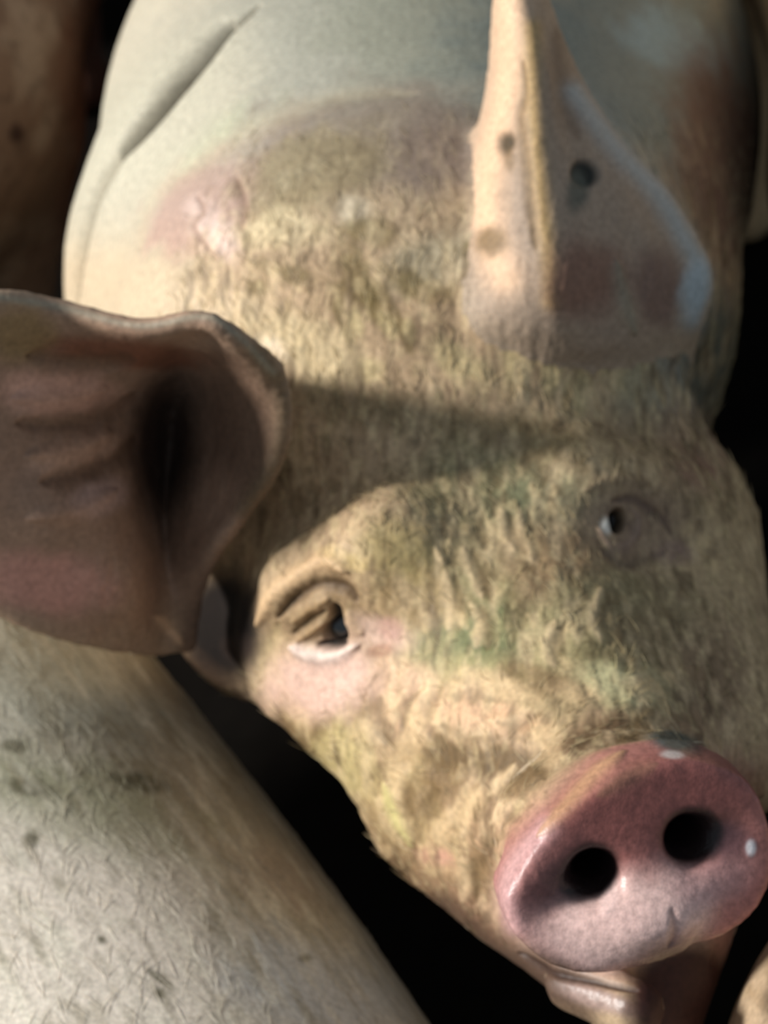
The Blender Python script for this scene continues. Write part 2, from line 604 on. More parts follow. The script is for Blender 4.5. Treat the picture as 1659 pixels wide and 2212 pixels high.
def sd_main(P):
    # torso
    d = cone(P, pt(878, 640, 1.29), SHO + WBK * 0.05, 0.165, 0.160)
    d = smin(d, cone(P, pt(850, 560, 1.30), pt(810, 320, 1.36), 0.155, 0.135), 0.04)
    rump = SHO + WBK * 0.70 - WUP * 0.02
    d = smin(d, cone(P, SHO + WBK * 0.05, rump, 0.160, 0.17), 0.06)
    # shoulder behind the crease
    d = smin(d, cone(P, pt(640, -60, 1.50), pt(352, 400, 1.45), 0.075, 0.042), 0.012)
    # cranium, poll and forehead
    d = smin(d, ell(P, pt(850, 640, 1.15), (0.128, 0.085, 0.09), frame((0.93, 0.36, 0), (0, 0.1, 1))), 0.05)
    d = smin(d, ell(P, pt(1000, 980, 1.130), (0.100, 0.10, 0.082), frame((0.93, 0.36, 0), (0, 0.0, 1))), 0.05)
    d = smax(d, -ell(P, pt(1060, 960, 0.992), (0.085, 0.026, 0.026), frame((0.97, -0.22, 0.0), (0, 0, 1))), 0.03)
    # muzzle
    d = smin(d, cone(P, pt(1050, 1300, 1.075), pt(1330, 1790, 0.945), 0.072, 0.043), 0.03)
    # cheeks
    d = smin(d, cone(P, pt(745, 1380, 1.083), pt(1120, 1830, 0.995), 0.046, 0.026), 0.03)
    d = smin(d, cone(P, pt(1400, 1180, 1.12), pt(1530, 1640, 1.00), 0.050, 0.030), 0.03)
    d = smin(d, ell(P, pt(570, 1185, 1.155), (0.05, 0.07, 0.05)), 0.03)
    # brow ridges
    d = smin(d, cone(P, pt(650, 1270, 1.033), pt(830, 1190, 1.013), 0.014, 0.022), 0.03)
    d = smin(d, cone(P, pt(1250, 1060, 1.040), pt(1440, 1090, 1.065), 0.018, 0.014), 0.025)
    # lower jaw and lip
    d = smin(d, cone(P, pt(960, 1760, 1.05), pt(1280, 2050, 0.96), 0.030, 0.022), 0.02)
    d = smin(d, cone(P, pt(1240, 2128, 0.935), pt(1370, 2180, 0.915), 0.010, 0.011), 0.014)
    d = smin(d, cone(P, pt(1400, 2165, 0.955), pt(1450, 1960, 0.965), 0.022, 0.026), 0.010)
    d = smin(d, ell(P, SN_C + SN_M @ np.array([0, 0.001, -0.036]), (0.041, 0.0285, 0.034), SN_M), 0.008)
    # snout disc
    q = (P - SN_C) @ SN_M
    x, y, z = q[:, 0], q[:, 1], q[:, 2]
    # lower half pushes forward, with a flat bulge below the nostrils
    zz = z - 0.0115 * np.exp(-((x + 0.001) / 0.025) ** 2 - ((y + 0.017) / 0.012) ** 2) - 0.008 * np.clip(-y / 0.028, 0, 1) ** 1.5 + 0.004 * np.clip((y + 0.002) / 0.03, 0, 1)
    zz = zz + 0.0035 * np.exp(-((x - 0.012) / 0.004) ** 2) * np.clip((-y - 0.022) / 0.008, 0, 1)
    rr = disc_rr(x, y)
    rad = (rr - 1) * 0.033
    dz = np.abs(zz + 0.010) - 0.012
    e = 0.005
    disc = np.minimum(np.maximum(rad, dz), 0) + np.sqrt(np.maximum(rad + e, 0) ** 2 + np.maximum(dz + e, 0) ** 2) - e
    d = smin(d, disc, 0.009)
    # nostrils
    for (nx, ny, tx, ty) in ((-0.0165, 0.000, -0.033, -0.004), (0.0195, 0.002, 0.034, 0.002)):
        a = SN_C + SN_M @ np.array([nx, ny, 0.004]); b = SN_C + SN_M @ np.array([nx * 0.7, ny + 0.002, -0.036])
        d = smax(d, -cone(P, a, b, 0.0070, 0.0058), 0.005)
        c = SN_C + SN_M @ np.array([tx, ty, 0.006])
        d = smax(d, -cone(P, a + SN_M @ np.array([0, 0, 0.002]), c, 0.0088, 0.0055), 0.008)
    return d


LEGS = []
for sx, fwd in ((-0.09, 0.10), (0.09, 0.10), (-0.10, 0.62), (0.10, 0.62)):
    top = c2w(SHO) + np.array([sx, 0.02 + fwd, -0.06])
    kn = np.array([top[0] * 1.0, top[1] + (0.03 if fwd > 0.3 else -0.01), 0.24])
    ft = np.array([top[0], top[1] + (-0.01 if fwd > 0.3 else 0.0), 0.035])
    LEGS.append([w2c(top), w2c(kn), w2c(ft)])


def sd_main_all(P):
    d = sd_main(P)
    for a, b, c in LEGS:
        d = smin(d, cone(P, a, b, 0.07, 0.035), 0.03)
        d = smin(d, cone(P, b, c, 0.030, 0.024), 0.015)
        d = smin(d, cone(P, c, c - WUP * 0.006 - WBK * 0.015, 0.03, 0.026), 0.01)
    # ears joined to the head
    d = smin(d, d_ear(P, 0), 0.011)
    d = smin(d, d_ear(P, 1), 0.008)
    return d


def build_main():
    H = 0.003
    lo = np.array([-0.235, -0.42, -2.1]); hi = np.array([0.235, 0.85, -0.80])
    V, Q = surface_net(sd_main_all, lo, hi, H)
    V = snap(V, sd_main_all, 1)
    e0, e1 = d_ear(V, 0), d_ear(V, 1)
    hd = sd_main(V)
    ea = (e0 < 0.0045) & (hd > 0.002); eb = (e1 < 0.0045) & (hd > 0.002)
    N = vnormals(V, Q)
    u, v, D = proj(V)
    vis = (u > -60) & (u < 1720) & (v > -60) & (v < 2270) & ((N * -V).sum(1) > -0.15 * D) & (D < 1.75)
    sel = vis[Q].any(1)
    V, Q, (a0, a1), fine = refine(V, Q, sel, 4, [ea.astype(float), eb.astype(float)])
    a0 = a0[:, 0]; a1 = a1[:, 0]
    V = smooth(V, Q, 14, 0.5, fine.astype(float))
    reg = np.where(a0 > 0.5, 1, np.where(a1 > 0.5, 2, 0))
    print('main pig', len(V), len(Q))
    return Skin(V, Q, fine, (196, 176, 148), {'reg': reg})


# ---- the pigs around it: same animal, seen only in part, so built whole but coarser
def other_pig(name, label, a, b, r, base, lo_n=3, H=0.006, tail=True):
    """a: rump, b: chest (camera axes); b side carries neck and head"""
    a = np.asarray(a); b = np.asarray(b)
    f = b - a; f = f / np.linalg.norm(f)
    side = np.cross(WUP, f); side /= np.linalg.norm(side)
    up = np.cross(f, side)
    hb = c2w(b)[2]
    neck = b + f * r * 0.9 + up * 0.01
    hd0 = neck + f * 0.13 - up * 0.02
    sn = hd0 + f * 0.15 - up * 0.07
    legs = []
    for c0, dirn in ((a + f * 0.02, 1), (b - f * 0.03, 0)):
        for sg in (-1, 1):
            t = c2w(c0 + side * sg * r * 0.55 - up * r * 0.45)
            fw = RC @ f
            kn = np.array([t[0], t[1], max(0.16, t[2] * 0.5)]) - fw * (0.03 * dirn)
            ft = np.array([t[0], t[1], 0.032])
            legs.append((w2c(t), w2c(kn), w2c(ft)))

    def sd(P):
        d = cone(P, a, b, r, r * 0.97)
        d = smin(d, ell(P, (a + b) / 2 - up * r * 0.15, (r * 1.02, r * 0.98, np.linalg.norm(b - a) * 0.55), frame(side, f)), 0.04)
        d = smin(d, cone(P, b, neck, r * 0.85, r * 0.66), 0.06)
        d = smin(d, cone(P, neck, hd0, r * 0.62, r * 0.5), 0.05)
        d = smin(d, cone(P, hd0, sn, r * 0.46, r * 0.25), 0.04)
        d = smin(d, cone(P, sn, sn + f * 0.02, r * 0.27, r * 0.27), 0.008)
        for sg in (-1, 1):
            e0 = hd0 + side * sg * r * 0.42 + up * r * 0.30 - f * 0.02
            e1 = e0 + side * sg * r * 0.35 + up * r * 0.55 + f * 0.03
            d = smin(d, ell(P, (e0 + e1) / 2, (r * 0.42, r * 0.24, 0.008), frame(e1 - e0, np.cross(e1 - e0, side + f))), 0.01)
            n0 = sn + f * 0.055 + side * sg * 0.014
            d = smax(d, -cone(P, n0, n0 - f * 0.03, 0.007, 0.005), 0.004)
        for p, q, s_ in legs:
            d = smin(d, cone(P, p, q, r * 0.42, r * 0.22), 0.03)
            d = smin(d, cone(P, q, s_, r * 0.19, r * 0.15), 0.015)
            d = smin(d, cone(P, s_, s_ + f * 0.02, 0.030, 0.024), 0.01)
        # curled tail
        tb = a - f * r * 0.97 + up * 0.03
        prev = tb + f * 0.02
        for i in range(1, 9 if tail else 1):
            t = i / 8
            cur = tb - f * (0.02 + 0.04 * t) + side * 0.022 * math.sin(t * 8) + up * (0.03 - 0.05 * t + 0.018 * math.cos(t * 8))
            d = smin(d, cone(P, prev, cur, 0.009 - 0.005 * t, 0.009 - 0.005 * t), 0.004)
            prev = cur
        return d
    ext = [a, b, sn + f * 0.08] + [l[2] for l in legs] + [l[0] for l in legs]
    ext = np.array(ext)
    lo = ext.min(0) - r * 1.35; hi = ext.max(0) + r * 1.35
    V, Q = surface_net(sd, lo, hi, H)
    V = snap(V, sd, 1, 1e-3)
    N = vnormals(V, Q)
    u, v, D = proj(V)
    vis = (u > -60) & (u < 1720) & (v > -60) & (v < 2270) & ((N * -V).sum(1) > -0.1 * D)
    V, Q, at, fine = refine(V, Q, vis[Q].any(1), lo_n, [])
    V = smooth(V, Q, 8, 0.5, fine.astype(float))
    print(name, len(V), len(Q))
    s = Skin(V, Q, fine, base, {'reg': np.zeros(len(V), int)})
    s.info = (name, label)
    return s


def finish(s, name, label, mat, group=None):
    o = s.mesh(name, mat)
    o['label'] = label; o['category'] = 'pig'
    if group:
        o['group'] = group
    return o


# horizontal heading seen in the picture as (dx, dy)
def heading(dx, dy):
    z = -dy * WUP[1] / WUP[2]
    f = np.array([dx, dy, z]); return f / np.linalg.norm(f)


pig = build_main()
PB = pt(-130, 2120, 1.135)                                    # pale back at the lower left
fB = heading(0.66, -0.75)
pigB = other_pig('pig', '', PB - fB * 0.30, PB + fB * 0.42, 0.160, (204, 197, 180), 5)
PC = pt(-455, 270, 1.56)                                      # one behind in shade, the shade put into a brown coat
fC = heading(0.0, 1)
pigC = other_pig('pig', '', PC + fC * 0.07, PC + fC * 0.60, 0.170, (112, 92, 78), 3)
PD = pt(2370, 90, 1.30)
fD = heading(0.05, 1)
pigD = other_pig('pig', '', PD - fD * 0.05, PD + fD * 0.6, 0.165, (200, 170, 130), 2, 0.008)
PE = pt(2345, 2500, 0.93)
fE = heading(0.97, -0.2)
pigE = other_pig('pig', '', PE, PE + fE * 0.5, 0.137, (190, 165, 135), 2, 0.008, False)

# ---------------------------------------------------------------- coat of the main pig
def sm(x, a, b):
    t = np.clip((x - a) / (b - a), 0, 1)
    return t * t * (3 - 2 * t)


g = pig
V = g.V
# large zones: clean neck, dirty head
g.blob(500, 250, 480, 520, 0, (190, 183, 164), 0.9, nz=0.2, soft=0.5)
g.blob(760, 120, 330, 200, 0, (166, 164, 150), 0.9, nz=0.35, soft=0.5, seed=3)
g.blob(960, 60, 260, 150, 0, (152, 152, 134), 0.7, nz=0.4, soft=0.6, seed=4)
g.blob(1350, 150, 330, 330, 0, (124, 134, 130), 0.95, nz=0.3, soft=0.5, seed=5)
g.blob(1450, 90, 110, 60, 20, (150, 174, 182), 0.8, nz=0.5, seed=6)
g.blob(1300, 230, 120, 40, 15, (120, 132, 130), 0.6, nz=0.6, seed=7)
g.blob(430, 330, 150, 60, -35, (184, 190, 158), 0.5, nz=0.5, seed=8)
# the dirty head, from the poll down
g.blob(980, 900, 760, 610, 0, (176, 154, 126), 1.0, nz=0.12, soft=0.12, seed=9)
g.blob(1300, 1400, 520, 560, 0, (170, 152, 122), 1.0, nz=0.1, soft=0.2, seed=10)
g.blob(1180, 1750, 420, 420, 0, (170, 146, 118), 0.8, nz=0.2, soft=0.3, seed=11)
g.blob(230, 470, 130, 260, 12, (188, 180, 160), 1.0, nz=0.15, soft=0.5, seed=12)
g.blob(330, 250, 260, 110, -40, (190, 184, 164), 1.0, nz=0.15, soft=0.5, seed=12)
g.blob(270, 620, 220, 90, 8, (196, 182, 158), 0.9, nz=0.3, soft=0.6, seed=13)
g.blob(440, 430, 150, 85, -38, (182, 152, 140), 0.85, nz=0.4, soft=0.35, seed=14)
g.blob(580, 300, 120, 50, -25, (166, 148, 138), 0.6, nz=0.4, soft=0.5, seed=15)
g.blob(870, 300, 260, 110, 3, (136, 122, 108), 0.85, nz=0.4, soft=0.45, seed=16)
g.blob(960, 330, 90, 90, 0, (112, 98, 92), 0.5, nz=0.5, soft=0.6, seed=17)
g.blob(670, 370, 160, 75, -20, (138, 124, 92), 0.7, nz=0.5, soft=0.4, seed=18)
g.blob(470, 505, 70, 35, 50, (232, 208, 198), 0.8, nz=0.5, soft=0.6, seed=19)
g.blob(760, 455, 34, 30, 0, (206, 192, 166), 0.8, nz=0.5, soft=0.6, seed=20)
g.blob(610, 500, 90, 40, 0, (216, 200, 162), 0.7, nz=0.6, soft=0.5, seed=21)
g.blob(940, 560, 110, 60, -30, (178, 174, 150), 0.6, nz=0.5, soft=0.5, seed=22)
g.blob(640, 740, 150, 60, 25, (214, 200, 162), 0.7, nz=0.5, soft=0.6, seed=23)
g.blob(582, 755, 40, 26, 30, (240, 228, 206), 0.8, nz=0.3, soft=0.6, seed=24)
for (x, y, rx, ry, an) in ((620, 590, 60, 22, 20), (800, 500, 50, 30, 0), (770, 600, 70, 45, 60), (745, 690, 16, 60, -20), (805, 660, 18, 60, -25), (862, 700, 14, 70, -25), (1030, 640, 60, 40, 0), (560, 620, 30, 20, 0), (900, 620, 60, 30, 20), (1040, 540, 40, 28, 0)):
    g.blob(x, y, rx, ry, an, (112, 98, 58), 0.75, nz=0.6, fr=110, soft=0.5, seed=int(x))
for (x, y, rx, ry, an) in ((838, 705, 14, 34, -25), (885, 710, 12, 30, -10), (800, 800, 28, 26, 0), (770, 690, 12, 30, -15), (1000, 790, 90, 34, 30), (1120, 790, 30, 60, 0), (1190, 790, 22, 60, 0), (1250, 850, 30, 50, 20), (1350, 780, 60, 70, 0)):
    g.blob(x, y, rx, ry, an, (204, 190, 146), 0.7, nz=0.6, fr=110, soft=0.5, seed=int(x))
g.blob(1080, 580, 30, 30, 0, (208, 170, 150), 0.8, nz=0.5, seed=31)
g.blob(1180, 690, 110, 50, 20, (160, 122, 102), 0.7, nz=0.5, seed=32)
g.blob(1410, 800, 90, 130, 10, (150, 148, 128), 0.8, nz=0.4, seed=33)
g.blob(1500, 760, 70, 160, 5, (122, 130, 130), 0.8, nz=0.4, seed=34)
g.blob(1520, 960, 80, 90, 0, (112, 78, 74), 0.7, nz=0.4, seed=35)
g.blob(1560, 800, 70, 140, 5, (88, 96, 86), 0.8, nz=0.3, seed=36)
g.blob(1560, 340, 105, 230, -8, (116, 88, 76), 0.9, nz=0.3, soft=0.5, seed=37)
g.blob(1400, 950, 130, 60, 0, (140, 122, 100), 0.6, nz=0.4, seed=38)
# darker olive band over the forehead, green mud and tan below it
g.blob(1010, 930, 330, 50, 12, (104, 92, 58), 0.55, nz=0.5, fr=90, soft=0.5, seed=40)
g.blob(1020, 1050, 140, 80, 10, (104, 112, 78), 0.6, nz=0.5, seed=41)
g.blob(1180, 1080, 120, 60, 0, (116, 124, 98), 0.6, nz=0.5, seed=42)
g.blob(1030, 1330, 120, 150, 10, (120, 124, 84), 0.6, nz=0.6, fr=90, seed=43)
g.blob(1060, 1370, 70, 60, 0, (96, 112, 78), 0.7, nz=0.6, fr=110, seed=44)
g.blob(960, 1400, 110, 40, 5, (120, 124, 88), 0.6, nz=0.6, fr=100, seed=45)
g.blob(1040, 1430, 60, 50, 0, (96, 106, 72), 0.6, nz=0.6, fr=100, seed=46)
g.blob(860, 1200, 100, 70, 20, (172, 158, 108), 0.7, nz=0.4, fr=90, seed=47)
g.blob(745, 1210, 50, 20, 20, (216, 196, 138), 0.8, nz=0.4, seed=48)
g.blob(890, 1245, 26, 18, 20, (212, 200, 142), 0.8, nz=0.4, seed=49)
g.blob(900, 1290, 90, 60, 0, (152, 130, 94), 0.7, nz=0.5, seed=50)
g.blob(1240, 1250, 130, 90, 20, (134, 112, 84), 0.7, nz=0.4, seed=51)
g.blob(1290, 1300, 120, 60, -20, (164, 160, 122), 0.6, nz=0.5, seed=52)
g.blob(1400, 1330, 130, 90, 20, (126, 116, 90), 0.7, nz=0.4, seed=53)
g.blob(1220, 1400, 110, 60, 20, (176, 172, 128), 0.7, nz=0.5, seed=54)
g.blob(1360, 1430, 110, 40, 20, (104, 96, 66), 0.7, nz=0.5, seed=55)
g.blob(1330, 1480, 80, 48, 0, (212, 208, 164), 0.9, nz=0.5, seed=56)
g.blob(1440, 1500, 80, 50, 0, (160, 156, 124), 0.7, nz=0.5, seed=57)
g.blob(1530, 1480, 70, 130, 10, (118, 98, 80), 0.7, nz=0.4, seed=58)
g.blob(1100, 1500, 150, 60, 10, (178, 168, 124), 0.7, nz=0.6, seed=59)
g.blob(950, 1530, 160, 60, 0, (206, 176, 146), 0.8, nz=0.5, fr=90, seed=60)
g.blob(850, 1470, 70, 50, 0, (204, 174, 148), 0.8, nz=0.5, fr=90, seed=61)
g.blob(1080, 1550, 100, 26, 12, (208, 172, 140), 0.8, nz=0.5, fr=90, seed=62)
g.blob(700, 1600, 90, 110, -15, (178, 166, 116), 0.8, nz=0.4, fr=90, seed=63)
g.blob(620, 1540, 60, 60, 0, (186, 160, 126), 0.7, nz=0.4, seed=64)
g.blob(760, 1680, 60, 60, 0, (192, 180, 132), 0.7, nz=0.4, seed=65)
g.blob(1020, 1640, 170, 34, 3, (98, 80, 52), 0.9, nz=0.4, fr=100, seed=66, amp=-1.5)
g.blob(1290, 1590, 110, 36, -18, (92, 72, 50), 0.85, nz=0.5, fr=100, seed=67)
g.blob(1390, 1560, 70, 24, -45, (112, 94, 64), 0.8, nz=0.5, seed=68)
g.blob(880, 1760, 90, 120, -20, (176, 156, 112), 0.7, nz=0.5, seed=69)
g.blob(1000, 1900, 120, 90, 20, (178, 150, 118), 0.8, nz=0.5, seed=70)
g.blob(1080, 1780, 100, 70, 0, (196, 164, 134), 0.6, nz=0.5, seed=71)
g.blob(940, 1850, 40, 20, 10, (206, 160, 142), 0.8, nz=0.5, seed=72)
g.blob(1060, 1990, 90, 60, 30, (170, 136, 112), 0.8, nz=0.4, seed=73)
# face edge in the gap browner; ear's shade painted near black on the jowl
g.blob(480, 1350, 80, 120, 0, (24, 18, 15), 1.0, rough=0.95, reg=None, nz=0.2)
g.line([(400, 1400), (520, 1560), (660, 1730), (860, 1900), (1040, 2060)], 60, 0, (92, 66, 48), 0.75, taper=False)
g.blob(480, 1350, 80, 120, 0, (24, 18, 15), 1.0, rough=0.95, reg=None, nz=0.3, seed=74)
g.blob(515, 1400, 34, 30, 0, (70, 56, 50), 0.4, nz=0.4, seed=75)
# tufts
head = np.nonzero(g.fine & (g.attrs['reg'] == 0) & g.front)[0]
hm = (0.35 * sm(g.v, 200, 330) + 0.65 * sm(g.v, 380, 560)) * (1 - sm(g.v, 1950, 2080)) * sm(g.u + 0.3 * g.v, 520, 640)
hm = hm * (1 - sm(((g.V - SN_C) @ SN_M)[:, 2], -0.034, -0.024) * (np.hypot(g.u - 1378, g.v - 1850) < 400))
hm = hm * sm(np.hypot((g.u - 480) / 105, (g.v - 1350) / 150), 0.75, 1.15)
g.streaks(head, (190, 60, 60), 101, 0.12, 3.0, (218, 198, 164), 0.42 * hm)
g.streaks(head, (210, 70, 70), 133, 0.14, 3.0, (84, 68, 48), 0.58 * hm)
g.streaks(head, (420, 150, 150), 151, 0.12, 3.0, (222, 206, 164), 0.30 * hm)
g.streaks(head, (460, 170, 170), 173, 0.12, 3.0, (84, 70, 44), 0.34 * hm)
# curls and furrows on the bridge of the nose
rr = np.random.default_rng(11)
CURL = [[(800, 1500), (790, 1540), (800, 1580), (830, 1610)], [(880, 1490), (850, 1530), (850, 1570)], [(930, 1480), (900, 1540), (905, 1590)],
        [(1010, 1690), (985, 1750), (960, 1800)], [(1040, 1700), (1010, 1760), (1000, 1810)], [(930, 1700), (905, 1730), (900, 1770)],
        [(1110, 1650), (1090, 1690), (1050, 1720)], [(880, 1660), (860, 1700), (870, 1760), (890, 1820)], [(1000, 1850), (1010, 1900), (1000, 1950)],
        [(960, 1230), (975, 1300), (970, 1360)], [(1000, 1180), (1020, 1240), (1040, 1290)], [(1120, 1100), (1130, 1160), (1150, 1210)],
        [(1080, 1100), (1090, 1150), (1115, 1190)], [(940, 1180), (960, 1220)], [(1015, 1300), (1040, 1350), (1030, 1400)],
        [(1200, 1340), (1180, 1400), (1200, 1440)], [(1300, 1270), (1280, 1330), (1300, 1390)], [(820, 1720), (840, 1770), (870, 1830)],
        [(1150, 1530), (1100, 1560), (1050, 1555)], [(930, 1560), (990, 1590), (1060, 1585)], [(1060, 1780), (1090, 1740), (1130, 1730)]]
for k, c in enumerate(CURL):
    g.line(c, 16, 0.55, (222, 200, 164), 0.55, nz=0.6)
    sh = [(x + 22, y + 6) for x, y in c]
    g.line(sh, 15, -0.6, (112, 94, 66), 0.55, nz=0.6)
for k in range(150):
    x = rr.uniform(640, 1560); y = rr.uniform(1020, 1900)
    if y > 1500 - (x - 1150) * 0.2 and x > 1180: continue
    if abs(x - 720) < 160 and abs(y - 1340) < 140: continue
    if abs(x - 1350) < 110 and abs(y - 1140) < 110: continue
    l = rr.uniform(22, 50); b = rr.uniform(-0.5, 0.5) + (0.3 if x > 900 else -0.5)
    p = [(x, y), (x + math.sin(b) * l * 0.6, y + l * 0.5), (x + math.sin(b + rr.uniform(-.7, .7)) * l, y + l)]
    if k % 2:
        g.line(p, rr.uniform(9, 18), 0.35, (210, 190, 150), 0.42, nz=0.7)
    else:
        g.line(p, rr.uniform(9, 18), -0.4, (106, 90, 62), 0.42, nz=0.7)
for (x, y, rx, ry, an, cc) in ((905, 1720, 60, 26, -50, 0), (960, 1700, 36, 60, 15, 0), (1130, 1690, 60, 26, -30, 0), (1040, 1880, 24, 70, 0, 0), (700, 1545, 26, 60, 20, 0), (640, 1600, 60, 24, 50, 0), (790, 1500, 30, 60, 20, 0), (1160, 1470, 90, 24, 8, 0),
                               (1010, 1750, 20, 60, 25, 1), (880, 1600, 26, 70, 20, 1), (950, 1800, 20, 50, 25, 1), (1180, 1600, 34, 44, 0, 1), (1120, 1850, 22, 60, 10, 1), (740, 1760, 60, 22, 50, 1), (1080, 1480, 80, 20, 20, 1), (1250, 1500, 60, 22, 10, 1), (1400, 1480, 50, 30, 0, 1)):
    g.blob(x, y, rx, ry, an, ((108, 88, 58), (208, 184, 146))[cc], 0.65, nz=0.7, fr=110, soft=0.5, seed=int(x + y))
# smear of mud like straw on the lip line
g.line([(830, 1690), (850, 1750), (890, 1830)], 12, 0.8, (206, 200, 142), 0.8)

# folds: crease behind the jaw, jaw line
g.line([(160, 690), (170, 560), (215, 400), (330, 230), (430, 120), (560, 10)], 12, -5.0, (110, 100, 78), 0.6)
g.line([(500, 40), (440, 105), (390, 160), (320, 250), (250, 340)], 21, -10.0, (62, 56, 40), 0.95)  # shade of the crease painted dark into the groove
g.line([(300, 540), (330, 430), (480, 320), (700, 215), (900, 200)], 22, -0.8, (196, 182, 150), 0.25)
g.line([(510, 380), (530, 440), (520, 500)], 9, -1.0, (150, 120, 104), 0.6)
g.line([(425, 420), (440, 455), (420, 490), (470, 560)], 8, -0.8, (150, 120, 104), 0.6)

# ---- eye on the left of the picture
g.blob(700, 1300, 110, 90, -20, (140, 118, 86), 0.6, nz=0.3, seed=80)
g.line([(560, 1350), (590, 1290), (640, 1245), (700, 1212), (750, 1235)], 22, 2.6, (206, 178, 142), 0.8)  # lid fold: lit tan painted on the ridge, dark in the grooves below
g.line([(600, 1335), (635, 1295), (690, 1262), (745, 1272), (770, 1300)], 13, -2.6, (82, 64, 44), 0.9)
g.line([(630, 1345), (670, 1315), (712, 1292)], 12, 1.4, (150, 126, 92), 0.6)
g.line([(632, 1372), (665, 1345), (705, 1318)], 9, -1.2, (92, 74, 50), 0.8)
g.line([(640, 1385), (670, 1365), (700, 1345)], 10, 1.6, (160, 134, 98), 0.6)
g.line([(560, 1480), (580, 1400), (600, 1350)], 18, -0.8, (150, 138, 98), 0.4)
g.blob(690, 1470, 120, 75, -12, (214, 184, 172), 0.95, nz=0.35, seed=81)
g.blob(820, 1370, 62, 34, 20, (206, 180, 166), 0.9, nz=0.3, seed=82)
g.blob(845, 1360, 28, 26, 20, (184, 146, 138), 0.6, nz=0.3, seed=83)
g.blob(820, 1405, 30, 14, -10, (150, 112, 92), 0.7, nz=0.3, seed=84)
g.line([(628, 1392), (668, 1412), (722, 1418), (775, 1392)], 18, 2.4, (228, 212, 206), 0.9)
g.line([(752, 1320), (766, 1350), (785, 1370)], 14, 1.2, (190, 166, 140), 0.8)
g.blob(724, 1368, 24, 22, 0, (16, 14, 12), 1.0, amp=-6.5, nz=0, soft=0.25, rough=0.2)
g.line([(722, 1305), (727, 1340), (728, 1375)], 12, -5.0, (24, 20, 16), 1.0)
g.line([(688, 1392), (722, 1394), (748, 1388)], 8, -4.0, (18, 16, 14), 1.0)
# ---- eye on the right of the picture
g.blob(1370, 1130, 120, 85, 10, (116, 96, 88), 0.6, nz=0.3, seed=85)
g.line([(1320, 1082), (1370, 1078), (1420, 1110), (1450, 1155)], 12, -1.0, (82, 64, 60), 0.7, nz=0.4)
g.line([(1290, 1140), (1315, 1180), (1345, 1182), (1372, 1155), (1378, 1120), (1360, 1098)], 11, 1.3, (140, 122, 114), 0.55)
g.line([(1290, 1185), (1350, 1220), (1400, 1205), (1440, 1190)], 13, -0.9, (82, 70, 62), 0.6, nz=0.4)
g.line([(1260, 1060), (1320, 1040), (1400, 1045)], 18, 1.4, (130, 112, 90), 0.4)
g.blob(1460, 1195, 40, 26, 10, (140, 118, 112), 0.6, nz=0.3, seed=86)
g.blob(1336, 1125, 17, 24, 10, (12, 12, 12), 1.0, amp=-6.5, nz=0, soft=0.25, rough=0.2)
g.blob(1309, 1137, 12, 18, 0, (216, 216, 212), 1.0, amp=0.8, nz=0, soft=0.6, rough=0.15)  # glint beside the eye, painted white

# ---- snout
fw = (sm(g.v, 420, 620) * g.front * (g.attrs['reg'] == 0))[:, None]
g.col = g.col * (1 + fw * np.array([0.07, 0.0, -0.07]))
dq = (g.V - SN_C) @ SN_M
dm = (1 - sm(disc_rr(dq[:, 0], dq[:, 1]), 0.98, 1.12)) * sm(dq[:, 2], -0.030, -0.020)
dm = dm * (np.hypot(g.u - 1378, g.v - 1850) < 420)
g.col = g.col * (1 - dm[:, None]) + srgb((166, 110, 103)) * dm[:, None]
g.rough = g.rough * (1 - dm) + 0.32 * dm
g.blob(1420, 1740, 230, 90, -15, (136, 80, 74), 0.8, nz=0.2, soft=0.5, rough=0.36)  # upper half: its darker red, with shade painted in
g.blob(1350, 1990, 210, 100, -14, (224, 190, 182), 0.95, nz=0.25, soft=0.4, rough=0.24)  # lower half painted paler where the light catches it
g.blob(1600, 1990, 60, 120, 20, (170, 108, 100), 0.7, nz=0.2, soft=0.5, rough=0.3)
g.blob(1540, 1900, 90, 50, -20, (190, 146, 144), 0.6, nz=0.2, soft=0.5, rough=0.25)
g.line([(1110, 2000), (1095, 1930), (1120, 1860), (1180, 1790)], 26, 0.6, (208, 166, 164), 0.8, taper=False)
g.line([(1165, 1810), (1230, 1735), (1290, 1670), (1350, 1625)], 18, 1.0, (190, 150, 112), 0.7)
g.line([(1290, 1720), (1350, 1680), (1420, 1650)], 22, 0, (140, 108, 82), 0.45)
g.blob(1215, 1905, 90, 40, -28, (92, 64, 66), 0.85, nz=0.1, soft=0.7)  # nostril troughs: dirt and shade painted together
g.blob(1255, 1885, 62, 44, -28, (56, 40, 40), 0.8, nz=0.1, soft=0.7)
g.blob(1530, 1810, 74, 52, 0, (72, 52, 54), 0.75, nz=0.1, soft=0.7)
g.blob(1318, 1935, 20, 44, 10, (226, 196, 190), 0.7, nz=0.1, rough=0.12, amp=0.6)  # painted highlight streak on the bulge
g.blob(1280, 1870, 44, 40, -20, (40, 28, 28), 0.95, nz=0.05, soft=0.35)  # darkness of the nostril holes painted in, here and next line
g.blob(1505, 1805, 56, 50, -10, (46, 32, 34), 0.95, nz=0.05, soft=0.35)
g.blob(1575, 1815, 50, 34, 10, (104, 74, 78), 0.6, nz=0.1, soft=0.5)
g.line([(1445, 2045), (1460, 2010), (1450, 1960)], 10, -0.8, (150, 110, 100), 0.5)
g.blob(1455, 1603, 54, 22, 12, (76, 86, 84), 0.95, nz=0.3, amp=0.8, rough=0.12)
g.blob(1452, 1632, 22, 7, 5, (200, 194, 190), 0.7, nz=0.3, rough=0.1)  # painted highlight on the wet spot
g.blob(1180, 2110, 110, 50, 25, (104, 82, 70), 0.9, nz=0.2)  # shade under the snout painted over chin and cheek edge
